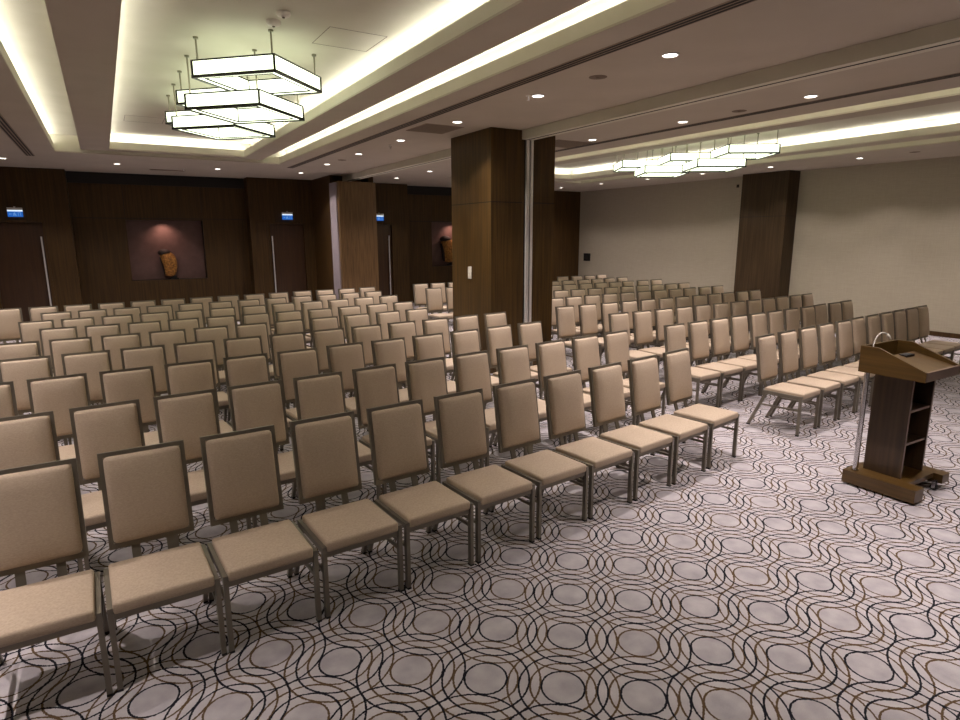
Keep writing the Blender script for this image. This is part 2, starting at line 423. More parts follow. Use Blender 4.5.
# ================================================================ ceiling fixtures
def make_downlight(label, group, x, y):
    t = thing('recessed_downlight', label, 'ceiling light', (x, y, ZC), 0, group)
    return t
dl_mesh = {}
def downlight(label, group, x, y):
    t = make_downlight(label, group, x, y)
    if not dl_mesh:
        bm = bmesh.new(); n = 28
        prof = ((.075, -.001), (.075, -.010), (.066, -.012), (.062, -.006), (.062, -.001))
        rings = [[bm.verts.new((r*math.cos(2*math.pi*k/n), r*math.sin(2*math.pi*k/n), z)) for k in range(n)] for r, z in prof]
        for i in range(len(rings)):
            A, B = rings[i], rings[(i+1) % len(rings)]
            for k in range(n): bm.faces.new((A[k], A[(k+1)%n], B[(k+1)%n], B[k]))
        o = obj('trim_ring', bm, m_plastic, t); dl_mesh['r'] = o.data
        bm = bmesh.new()
        rings = []
        for r, z in ((.061, -.002), (.061, -.006), (.03, -.009)):
            rings.append([bm.verts.new((r*math.cos(2*math.pi*k/n), r*math.sin(2*math.pi*k/n), z)) for k in range(n)])
        for i in range(2):
            for k in range(n): bm.faces.new((rings[i][k], rings[i][(k+1)%n], rings[i+1][(k+1)%n], rings[i+1][k]))
        bm.faces.new(rings[2]); bm.faces.new(rings[0][::-1])
        o = obj('lens', bm, m_lens, t); dl_mesh['l'] = o.data
        L = bpy.data.lights.new('downlight', 'SPOT'); L.energy = SPOT_W; L.color = SPOT_COL
        L.spot_size = math.radians(88); L.spot_blend = 1.0; L.shadow_soft_size = .04
        L2 = bpy.data.lights.new('downlight_halo', 'SPOT'); L2.energy = HALO_W; L2.color = SPOT_COL
        L2.spot_size = math.radians(122); L2.spot_blend = .42; L2.shadow_soft_size = .04
        dl_mesh['s'] = L; dl_mesh['h'] = L2
    else:
        for n_, k in (('trim_ring', 'r'), ('lens', 'l')):
            c = bpy.data.objects.new(n_, dl_mesh[k]); COL.objects.link(c); c.parent = t
    for k_ in ('s', 'h'):
        s = bpy.data.objects.new('downlight_spot', dl_mesh[k_]); COL.objects.link(s); s.parent = t; s.location = (0, 0, -.02)
ORD = ['first', 'second', 'third', 'fourth', 'fifth', 'sixth', 'seventh', 'eighth', 'ninth', 'tenth', 'eleventh', 'twelfth', 'thirteenth', 'fourteenth']
G = 'round recessed downlights'
for k, y in enumerate((4.024, 5.871, 7.718, 9.61, 11.548, 13.486, 15.572)):
    downlight('glowing round recessed downlight between main light tray and column, %s from the front' % ORD[k], G, (4.383 if k == 0 else 4.332), y)
for k, x in enumerate((-1.505, 0.445, 2.44)):
    downlight(('glowing round recessed downlight cut by the left picture edge near left exit sign',
               'glowing round recessed downlight above the niche, nearer the left exit sign',
               'glowing round recessed downlight near the back wall, above the niche right side')[k], G, x, 15.618)
for k, y in enumerate((4.332, 6.145, 7.991)):
    downlight('glowing round recessed downlight just right of the track bulkhead, %s from the right' % ORD[k], G, 7.011, y)
for k, y in enumerate((13.703, 15.686)):
    downlight(('glowing round recessed downlight left of the big column, over the rear seats',
               'glowing round recessed downlight near the striped pillar, just before the back wall')[k], G, 6.92, y)
for k, y in enumerate((7.102, 9.017, 10.841, 12.62, 14.398, 16.199)):
    downlight('glowing round recessed downlight along the pale right wall, %s from the right' % ORD[k], G, 12.939+.05*(16.188-y), y)
for x, y in [(4.332, 2.143), (4.332, 0.262), (7.011, 2.451), (13.452, 5.244), (13.452, 3.363),
             (7.011, 9.861), (7.011, 11.742)] + [(-1.539, 15.618-1.881*k) for k in range(1, 8)]:
    downlight('recessed downlight in a part of the ceiling outside the picture', 'downlights out of view', x, y)

def chandelier(cx, y0, zh, zl, label, rot=0, pitch=.72):
    t = thing('square_chandelier', label, 'chandelier', (cx, y0, ZI))
    hd, wd, hh = .63, .072, .145                      # half diagonal, bar width, bar height
    for k in range(5):
        zt = (zh if k % 2 == 0 else zl) - ZI; yc = pitch*k
        # corners of outer and inner squares turned 45 degrees
        ro, ri = hd, hd - wd*math.sqrt(2)
        dirs = [(math.cos(a_+math.radians(rot)), math.sin(a_+math.radians(rot))) for a_ in (math.pi, 1.5*math.pi, 0, .5*math.pi)]
        bm = bmesh.new()
        O = [[bm.verts.new((d[0]*ro, yc+d[1]*ro, z)) for d in dirs] for z in (zt-hh, zt)]
        I = [[bm.verts.new((d[0]*ri, yc+d[1]*ri, z)) for d in dirs] for z in (zt-hh, zt)]
        for i in range(4):
            j = (i+1) % 4
            bm.faces.new((O[0][i], O[0][j], O[1][j], O[1][i])); bm.faces.new((I[0][j], I[0][i], I[1][i], I[1][j]))
            bm.faces.new((O[0][j], O[0][i], I[0][i], I[0][j])); bm.faces.new((O[1][i], O[1][j], I[1][j], I[1][i]))
        s = obj('light_frame', bm, m_chand, t)
        bm = bmesh.new(); e = .016
        for i in range(4):
            j = (i+1) % 4
            for r, zz in ((ro, zt-hh), (ro, zt), (ri, zt-hh), (ri, zt)):
                sg = .004 if r == ro else -.004
                p = Vector((dirs[i][0]*(r+sg), yc+dirs[i][1]*(r+sg), zz)); q = Vector((dirs[j][0]*(r+sg), yc+dirs[j][1]*(r+sg), zz))
                w_ = (.026 if zz < zt-.01 else .014) if (r == ro) else .012
                bar(bm, p, q, w_, w_)
            for r, w_ in ((ro, .02), (ri, .012)):
                bar(bm, (dirs[i][0]*r, yc+dirs[i][1]*r, zt-hh), (dirs[i][0]*r, yc+dirs[i][1]*r, zt), w_, w_)
        obj('metal_edge', bm, m_chmetal, s)
        for i in range(4):
            rr = hd-.055
            bm = bmesh.new(); x, y = dirs[i][0]*rr, yc+dirs[i][1]*rr
            tube(bm, [(x, y, zt), (x, y, -.012)], .009, 8); tube(bm, [(x, y, -.02), (x, y, -.0005)], .024, 12)
            obj('rod', bm, m_rod, t)
chandelier(1.55, 6.874, 3.7701, 3.5991, 'large chandelier of five overlapping glowing square frames in the left main tray')
chandelier(10.26, 7.524, 3.6732, 3.5022, 'chandelier of glowing square frames in the far right-hand tray', 13, .66)

def flat_box(name, label, cat, mat, *b, group=None):
    bm = bmesh.new(); bx(bm, *b); o = obj(name, bm, mat); tag(o, label, cat, group); return o
# linear slot diffusers: frame with three dark slots
def slot_diffuser(x, y0, y1, label):
    t = thing('linear_slot_diffuser', label, 'air vent', (x, (y0+y1)/2, ZC), 0, 'linear slot diffusers')
    h = (y1-y0)/2
    bm = bmesh.new(); bx(bm, -.075, .075, -h, h, -.004, -.0005); fr = obj('frame', bm, m_slotm, t)
    for k in range(3):
        bm = bmesh.new(); bx(bm, -.058+.045*k, -.032+.045*k, -h+.02, h-.02, -.006, -.0041); obj('slot', bm, m_dark, t)
slot_diffuser(3.83, -1.14, 14.649, 'long dark slot air diffuser right of the main tray')
slot_diffuser(-1.003, 9.12, 14.934, 'short dark slot air diffuser at the upper left picture edge')
slot_diffuser(7.353, -1.14, 10.944, 'long dark slot air diffuser between bulkhead and right-hand tray')
def grille(x, y, sx, sy, label, sq=False):
    t = thing('ceiling_grille', label, 'air vent', (x, y, ZC), 0, 'flat ceiling air grilles')
    bm = bmesh.new(); bx(bm, -sx/2, sx/2, -sy/2, sy/2, -.006, -.0005); obj('frame', bm, m_slotm, t)
    bm = bmesh.new(); n = int(sy/.04)
    bx(bm, -sx/2+.02, sx/2-.02, -sy/2+.02, sy/2-.02, -.0075, -.0061)
    obj('mesh_panel', bm, m_grille, t)
    bm = bmesh.new()
    for k in range(1, n): bx(bm, -sx/2+.02, sx/2-.02, -sy/2+k*sy/n-.004, -sy/2+k*sy/n+.004, -.010, -.0076)
    obj('louvre', bm, m_slotm, t)
grille(4.321, 8.379, .61, .68, 'square ceiling air grille left of the main column top')
grille(6.897, 8.607, .75, .68, 'square ceiling air grille right of the main column')
grille(1.482, 16.53, .75, .22, 'narrow ceiling air grille above the niche near the back wall')
def round_cap(name, label, cat, x, y, z, r, h, mat, group=None):
    t = thing(name, label, cat, (x, y, z), 0, group)
    bm = bmesh.new(); n = 24
    rings = [[bm.verts.new((rr*math.cos(2*math.pi*k/n), rr*math.sin(2*math.pi*k/n), zz)) for k in range(n)] for rr, zz in ((r, -.0005), (r, -h*.4), (r*.85, -h*.8), (r*.5, -h))]
    for i in range(3):
        for k in range(n): bm.faces.new((rings[i][k], rings[i][(k+1)%n], rings[i+1][(k+1)%n], rings[i+1][k]))
    bm.faces.new(rings[3]); bm.faces.new(rings[0][::-1])
    obj('cap', bm, mat, t, angle=50)
    bm = bmesh.new(); tube(bm, [(0, 0, -h*.9), (0, 0, -h-.006)], r*.2, 10); obj('sensor', bm, m_grille, t)
round_cap('smoke_detector', 'white round smoke detector just above the main chandelier rod', 'smoke detector', 1.516, 6.042, ZI, .065, .045, m_plastic)
round_cap('smoke_detector', 'white round smoke detector at the top edge, behind the other one', 'smoke detector', 1.539, 5.78, ZI, .06, .04, m_plastic)
round_cap('ceiling_speaker', 'flat round grey speaker between the two nearest ceiling downlights', 'ceiling speaker', 4.366, 4.925, ZC, .09, .006, m_grille, 'flat round ceiling speakers')
round_cap('ceiling_speaker', 'flat round grey speaker in the ceiling near the striped pillar', 'ceiling speaker', 4.378, 12.643, ZC, .09, .006, m_grille, 'flat round ceiling speakers')
round_cap('ceiling_speaker', 'flat round grey speaker between bulkhead and right chandelier', 'ceiling speaker', 7.057, 5.29, ZC, .09, .006, m_grille, 'flat round ceiling speakers')
round_cap('ceiling_speaker', 'flat round grey speaker by the right wall, nearest the right edge', 'ceiling speaker', 13.384, 6.088, ZC, .09, .006, m_grille, 'flat round ceiling speakers')
def sprinkler(x, y, label, z=ZC):
    t = thing('sprinkler_head', label, 'sprinkler', (x, y, z), 0, 'ceiling sprinkler heads')
    bm = bmesh.new(); tube(bm, [(0, 0, -.0005), (0, 0, -.008)], .03, 14); obj('collar', bm, m_plastic, t)
    bm = bmesh.new(); tube(bm, [(0, 0, -.008), (0, 0, -.05)], .008, 8); tube(bm, [(0, 0, -.05), (0, 0, -.054)], .018, 12); obj('nozzle', bm, m_alu, t)
sprinkler(4.4, 10.203, 'small sprinkler head between two downlights left of the column')
sprinkler(4.241, 5.928, 'small metal sprinkler head right beside the second nearest downlight')
sprinkler(1.767, 15.96, 'small sprinkler head in the ceiling above the niche')
# seams of the access hatches in the upper ceiling of the main tray
for (x, y, s_), lab in zip(((0.57, 4.104, .7), (1.995, 5.928, .57), (0.513, 11.628, .57)),
        ('access hatch seams in the main tray ceiling, nearest the top picture edge', 'access hatch seams right of the main chandelier', 'access hatch seams left of the main chandelier')):
    bm = bmesh.new()
    for b_ in ((x, x+s_, y, y+.006), (x, x+s_, y+s_-.006, y+s_), (x, x+.006, y+.006, y+s_-.006), (x+s_-.006, x+s_, y+.006, y+s_-.006)): bx(bm, *b_, ZI-.002, ZI-.0005)
    tag(obj('access_hatch', bm, m_grille), lab, 'hatch', 'access hatch seams')

# exit signs hung before the doors
def pictogram(t, x0, x1, z0, z1, y):
    bm = bmesh.new(); W_ = x1-x0; Hh = z1-z0
    # running figure, arrow and doorway
    def q(a, b, c, d): bx(bm, x0+W_*a, x0+W_*b, y-.002, y-.0005, z0+Hh*c, z0+Hh*d)
    q(.44, .50, .72, .86); q(.40, .50, .42, .68); q(.34, .41, .56, .63); q(.50, .57, .48, .55); q(.36, .43, .18, .42); q(.48, .56, .24, .42); q(.54, .60, .20, .27)
    q(.70, .73, .16, .84); q(.86, .89, .16, .84); q(.70, .89, .80, .86)
    q(.12, .27, .46, .54); q(.10, .15, .40, .60)
    return bm
def exit_sign(x, label):
    t = thing('exit_sign', label, 'exit sign', (x, YB-.10, 2.556), 0, 'blue exit signs over the doors')
    bm = bmesh.new(); bx(bm, -.14, .14, -.025, .025, .15, .20, .004); obj('housing', bm, m_alu, t)
    bm = bmesh.new(); bx(bm, -.138, .138, -.012, .012, 0, .118); p = obj('panel', bm, m_signb, t)
    bm = bmesh.new(); bx(bm, -.138, .138, -.012, .012, .118, .15); obj('light_strip', bm, m_signw, t)
    obj('pictogram', pictogram(t, -.13, .13, .004, .116, -.012), m_signd, p)
    bm = bmesh.new(); bx(bm, -.02, .02, .025, .0995, .165, .19); bx(bm, -.015, .015, -.01, .02, .20, .225); obj('bracket', bm, m_alu, t)
exit_sign(-1.596, 'blue lit exit sign over the door at the far left')
exit_sign(4.389, 'blue lit exit sign over the door between niche and striped pillar')
exit_sign(7.057, 'blue lit exit sign half hidden behind the right side of the striped pillar')

# carved heads in the niches
def sculpture(x, z, s, label, tilt):
    t = thing('carved_head_sculpture', label, 'sculpture', (x, YR+.12, z), tilt)
    bm = bmesh.new(); bx(bm, .0, .2*s, -.05, .05, .0005, .03, .004); bx(bm, .04*s, .16*s, -.03, .03, .03, .09); obj('stand', bm, m_black, t)
    rows_ = [(.07, .03, .05, .04), (.09, .02, .09, .08), (.12, .03, .115, .09), (.20, .045, .13, .10), (.30, .045, .145, .115), (.40, .035, .155, .125), (.50, .015, .158, .125), (.57, -.01, .145, .115), (.62, -.035, .115, .09), (.655, -.05, .06, .05)]
    rnd = random.Random(5)
    def shell(rows, n, amp, grow=0):
        b = bmesh.new(); R = []
        for z_, cx_, rx, ry in rows:
            ring = []
            for k in range(n):
                a = 2*math.pi*k/n; j = 1+amp*(rnd.random()-.5)
                c, sn = math.cos(a), math.sin(a)
                sup = (abs(c)**2.3+abs(sn)**2.3)**(-1/2.3)
                ring.append(b.verts.new((cx_*s+(rx+grow)*s*c*sup*j, (ry+grow)*s*sn*sup*j, z_*s)))
            R.append(ring)
        for i in range(len(R)-1):
            for k in range(n): b.faces.new((R[i][k], R[i][(k+1)%n], R[i+1][(k+1)%n], R[i+1][k]))
        b.faces.new(R[0][::-1]); b.faces.new(R[-1]); return b
    h = obj('head', shell(rows_, 26, .10), m_ochre, t, smooth=True)
    # dark crown and back rim
    bm = shell([(.57, -.055, .12, .10), (.61, -.05, .145, .11), (.65, -.05, .125, .10), (.685, -.055, .08, .06), (.70, -.06, .03, .03)], 22, .08)
    obj('crown', bm, m_hair, t, smooth=True)
    bm = bmesh.new(); bx(bm, -.185*s, -.135*s, -.03, .09, .10*s, .52*s, .015, 2)
    for v in bm.verts: v.co.x += .02*s + (.52*s - v.co.z)*.16
    obj('rim', bm, m_hair, t, smooth=True)
    bm = bmesh.new()      # brow, nose and mouth relief on the front
    f = -.125*s
    bx(bm, -.10*s, .10*s, f-.02, f+.02, .44*s, .47*s, .008, 2); bx(bm, -.02*s, .03*s, f-.04, f+.03, .27*s, .44*s, .012, 2); bx(bm, -.05*s, .08*s, f-.005, f+.05, .18*s, .20*s, .006, 2)
    obj('face_relief', bm, m_ochre, t, smooth=True)
    return t
sculpture(1.402, N1[2], 1.12, 'ochre carved head sculpture with dark crown in the left lit niche', 0)
sculpture(9.69, N2[2]+.02, 1.36, 'ochre carved head sculpture partly hidden by the main column', 0)
for n, k in ((N1, 'a'), (N2, 'b')):
    L = bpy.data.lights.new('niche_spot', 'SPOT'); L.energy = 22; L.color = (1, .60, .48); L.spot_size = math.radians(125); L.spot_blend = 1.0; L.shadow_soft_size = .03
    o = bpy.data.objects.new('niche_spot', L); COL.objects.link(o)
    o.location = ((n[0]+n[1])/2-.05, YR+.03, n[3]-.03)
    d = Vector((0, .36, -1)); o.rotation_euler = d.to_track_quat('-Z', 'Y').to_euler()

# small wall items
def wall_plate(name, label, cat, mat, x, y, z, w_, h_, mat2):
    t = thing(name, label, cat, (x, y, z))
    bm = bmesh.new(); bx(bm, -.012, -.0005, -w_/2, w_/2, -h_/2, h_/2, .003); obj('plate', bm, mat, t)
    bm = bmesh.new(); bx(bm, -.016, -.0121, -w_*.28, w_*.28, -h_*.3, h_*.3); obj('button', bm, mat2, t)
wall_plate('light_switch', 'white light switch plate on the main column', 'switch', m_plastic, 4.953, 8.459, 1.53, .10, .19, m_plastic)
wall_plate('wall_panel', 'black square control panel on the right wall by the back corner', 'control panel', m_black, X1, 16.986, 1.3476, .36, .27, m_dark)
wall_plate('wall_camera', 'tiny dark device high on the right wall left of the pilaster', 'camera', m_dark, X1, 10.967, 3.3996, .08, .08, m_black)

# folded partition panels standing in the pocket
t = thing('folding_partition', 'pale pleated edges of folded partition panels beside the striped pillar', 'partition', (5.13, 15.572, 0))
for k in range(5):
    bm = bmesh.new(); y = -.26+.104*k
    bx(bm, -.03, .04, y, y+.096, .002, 3.4338, .008); obj('panel_edge', bm, m_pleat, t)

# ================================================================ lectern
LX0, LX1, LY0, LY1 = 5.20, 5.77, 2.085, 2.575
t = thing('lectern', 'brown wooden lectern with open shelves standing on the patterned carpet', 'lectern', ((LX0+LX1)/2, (LY0+LY1)/2, 0))
cxl, cyl = (LX0+LX1)/2, (LY0+LY1)/2
def lb(*b): return (b[0]-cxl, b[1]-cxl, b[2]-cyl, b[3]-cyl, b[4], b[5])
bm = bmesh.new()
prism(bm, [(2.06-cyl, .018), (2.62-cyl, .018), (2.62-cyl, .125), (2.06-cyl, .125)], 5.24-cxl, 5.38-cxl)
bx(bm, *lb(5.38, 5.80, 2.17, 2.62, .085, .125)); bx(bm, *lb(5.38, 5.80, 2.56, 2.62, .03, .085))
prism(bm, [(2.10-cyl, .05), (2.62-cyl, .018), (2.62-cyl, .125), (2.10-cyl, .125)], 5.80-cxl, 5.92-cxl)
obj('base', bm, m_lect, t)
for x, y in ((5.30, 2.10), (5.30, 2.55), (5.74, 2.13), (5.86, 2.55)):
    bm = bmesh.new(); tube(bm, [(x-cxl-.014, y-cyl, .027), (x-cxl+.014, y-cyl, .027)], .027, 18)
    c = obj('caster', bm, m_wheel, t, angle=40)
    bm = bmesh.new(); bx(bm, x-cxl-.02, x-cxl-.015, y-cyl-.014, y-cyl+.014, .02, .084 if x > 5.5 else .05); bx(bm, x-cxl+.015, x-cxl+.02, y-cyl-.014, y-cyl+.014, .02, .084 if x > 5.5 else .05)
    obj('bracket', bm, m_chrome, c)
BX0, BX1, BY0, BY1 = 5.41, 5.79, 2.25, 2.54
for a, b in ((BX0, BX0+.02), (BX1-.02, BX1)):
    bm = bmesh.new(); bx(bm, *lb(a, b, BY0, BY1, .125, 1.0)); obj('side_panel', bm, m_lectv, t)
bm = bmesh.new(); bx(bm, *lb(BX0+.02, BX1-.02, BY1-.02, BY1, .125, 1.0)); obj('front_panel', bm, m_lectv, t)
for z in (.40, .68):
    bm = bmesh.new(); bx(bm, *lb(BX0+.02, BX1-.02, BY0+.01, BY1-.02, z, z+.02)); s = obj('shelf', bm, m_lectv, t)
    bm = bmesh.new(); bx(bm, *lb(BX0+.02, BX1-.02, BY0+.008, BY0+.0099, z, z+.02)); obj('shelf_edge', bm, m_edge, s)
bm = bmesh.new(); bx(bm, *lb(BX0-.001, BX0+.021, BY0-.002, BY0-.0001, .125, 1.0)); bx(bm, *lb(BX1-.021, BX1+.001, BY0-.002, BY0-.0001, .125, 1.0)); obj('panel_edge', bm, m_edge, t)
# sloping desk box: two side cheeks, rear board, front board, bottom, reading surface
prof = [(LY0-cyl, 1.0), (LY1-cyl, 1.0), (LY1-cyl, 1.215), (2.44-cyl, 1.215), (LY0-cyl, 1.075)]
for a, b in ((LX0, LX0+.022), (LX1-.022, LX1)):
    bm = bmesh.new(); prism(bm, prof, a-cxl, b-cxl); obj('desk_cheek', bm, m_lect, t)
bm = bmesh.new(); bx(bm, *lb(LX0+.022, LX1-.022, LY1-.022, LY1, 1.0, 1.215)); obj('rear_board', bm, m_lect, t)
bm = bmesh.new(); bx(bm, *lb(LX0+.022, LX1-.022, LY0, LY0+.02, 1.0, 1.073)); obj('lip_board', bm, m_edge, t)
bm = bmesh.new(); bx(bm, *lb(LX0+.022, LX1-.022, LY0+.02, LY1-.022, 1.0, 1.015)); obj('desk_bottom', bm, m_lect, t)
bm = bmesh.new(); prism(bm, [(LY0+.02-cyl, 1.045), (2.42-cyl, 1.125), (2.42-cyl, 1.14), (LY0+.02-cyl, 1.062)], LX0+.022-cxl, LX1-.022-cxl); obj('reading_surface', bm, m_lect, t)
bm = bmesh.new(); bx(bm, *lb(5.47, 5.60, 2.35, 2.41, 1.123, 1.142)); obj('clock', bm, m_dark, t)
for x, y in ((5.30, 2.55), (5.70, 2.56)):
    bm = bmesh.new(); tube(bm, [(x-cxl, y-cyl, .125), (x-cxl, y-cyl, .999)], .02, 16); tube(bm, [(x-cxl, y-cyl, .1255), (x-cxl, y-cyl, .14)], .026, 16)
    obj('chrome_post', bm, m_chrome, t, angle=40)
mic = thing('gooseneck_microphone', 'silver gooseneck microphone curving up from the lectern desk', 'microphone', (5.30, 2.53, 1.016))
pts = [(0, 0, 0), (.0, 0, .16), (.01, 0, .22), (.035, -.005, .27), (.075, -.012, .295), (.12, -.02, .293), (.155, -.027, .274)]
def cr(P, n=5):
    P = [Vector(p) for p in P]; out = []
    for i in range(len(P)-1):
        p0, p1, p2, p3 = P[max(i-1, 0)], P[i], P[i+1], P[min(i+2, len(P)-1)]
        for k in range(n):
            u = k/n; out.append(.5*((2*p1)+(p2-p0)*u+(2*p0-5*p1+4*p2-p3)*u*u+(3*p1-p0-3*p2+p3)*u*u*u))
    return out+[P[-1]]
bm = bmesh.new(); tube(bm, cr(pts), .005, 8); obj('gooseneck', bm, m_alu, mic, smooth=True)
bm = bmesh.new(); tube(bm, [(.15, -.026, .279), (.165, -.029, .262), (.185, -.033, .234), (.19, -.034, .226)], [.009, .013, .013, .006], 12); obj('head', bm, m_plastic, mic, smooth=True)
bm = bmesh.new(); tube(bm, [(0, 0, .0005), (0, 0, .02)], .022, 14); obj('socket', bm, m_black, mic)

# ================================================================ chairs
def cushion(bm, x0, x1, y0, y1, z0, z1, r, dome, nx=10, ny=10, axis='z'):
    """rounded upholstered pad, slightly domed on the visible side"""
    bx(bm, x0, x1, y0, y1, z0, z1, r, 3)
    bmesh.ops.subdivide_edges(bm, edges=[e for e in bm.edges if e.calc_length() > .1], cuts=4, use_grid_fill=True)
    cx_, cy_, cz_ = (x0+x1)/2, (y0+y1)/2, (z0+z1)/2
    for v in bm.verts:
        u = max(0, 1-((v.co.x-cx_)/((x1-x0)/2))**4)
        if axis == 'z':
            q = max(0, 1-((v.co.y-cy_)/((y1-y0)/2))**4)
            if v.co.z > cz_: v.co.z += dome*u*q
        else:
            q = max(0, 1-((v.co.z-cz_)/((z1-z0)/2))**4)
            if v.co.y < cy_: v.co.y -= dome*u*q
LEAN = math.atan2(.08, .505)
def make_chair():
    t = thing('banquet_chair', 'x', 'chair')
    bm = bmesh.new(); cushion(bm, -.2215, .2215, -.232, .195, .397, .456, .014, .010); obj('seat', bm, m_fabric, t, angle=60)
    bm = bmesh.new()                                   # metal apron under the cushion
    for a in ((-.2215, .2215, -.214, -.196), (-.2215, .2215, .188, .216)): bx(bm, *a, .364, .397)
    for a in ((-.2455, -.2225), (.2225, .2455)): bx(bm, *a, -.194, .20, .393, .428)
    obj('seat_frame', bm, m_frame, t)
    # backrest in a leaning frame
    R = Matrix.Translation((0, .265, .495)) @ Matrix.Rotation(-LEAN, 4, 'X')
    Hb = .511
    bm = bmesh.new(); w2 = .2065; b = .023
    bx(bm, -w2, -w2+b, -.014, .014, 0, Hb); bx(bm, w2-b, w2, -.014, .014, 0, Hb)
    bx(bm, -w2+b, w2-b, -.014, .014, 0, b+.006); bx(bm, -w2+b, w2-b, -.014, .014, Hb-b, Hb)
    bm.transform(R); obj('back_frame', bm, m_frame, t)
    bm = bmesh.new(); cushion(bm, -w2+b-.001, w2-b+.001, -.041, .012, b+.005, Hb-b+.001, .025, .022, axis='y')
    bm.transform(R); obj('backrest', bm, m_fabric, t, angle=60)
    for x in (-.085, .085):
        bm = bmesh.new(); bar(bm, (x, .222, .375), (x, .267, .505), .042, .012, (0, 1, 0)); obj('back_post', bm, m_frame, t)
    for s in (-1, 1):
        x = s*.234
        bm = bmesh.new(); bar(bm, (x, -.21, .012), (x, -.21, .431), .024, .030, (0, 1, 0)); l = obj('leg', bm, m_frame, t)
        bm = bmesh.new(); bx(bm, x-.0125, x+.0125, -.227, -.193, .0, .012); obj('glide', bm, m_foot, l)
        bm = bmesh.new(); bar(bm, (x, .335, .012), (x, .165, .393), .024, .030, (0, 1, 0)); l = obj('leg', bm, m_frame, t)
        bm = bmesh.new(); bx(bm, x-.0125, x+.0125, .318, .354, .0, .012); obj('glide', bm, m_foot, l)
        bm = bmesh.new(); bar(bm, (x, -.197, .275), (x, .21, .265), .016, .018); obj('stretcher', bm, m_frame, t)
    return t
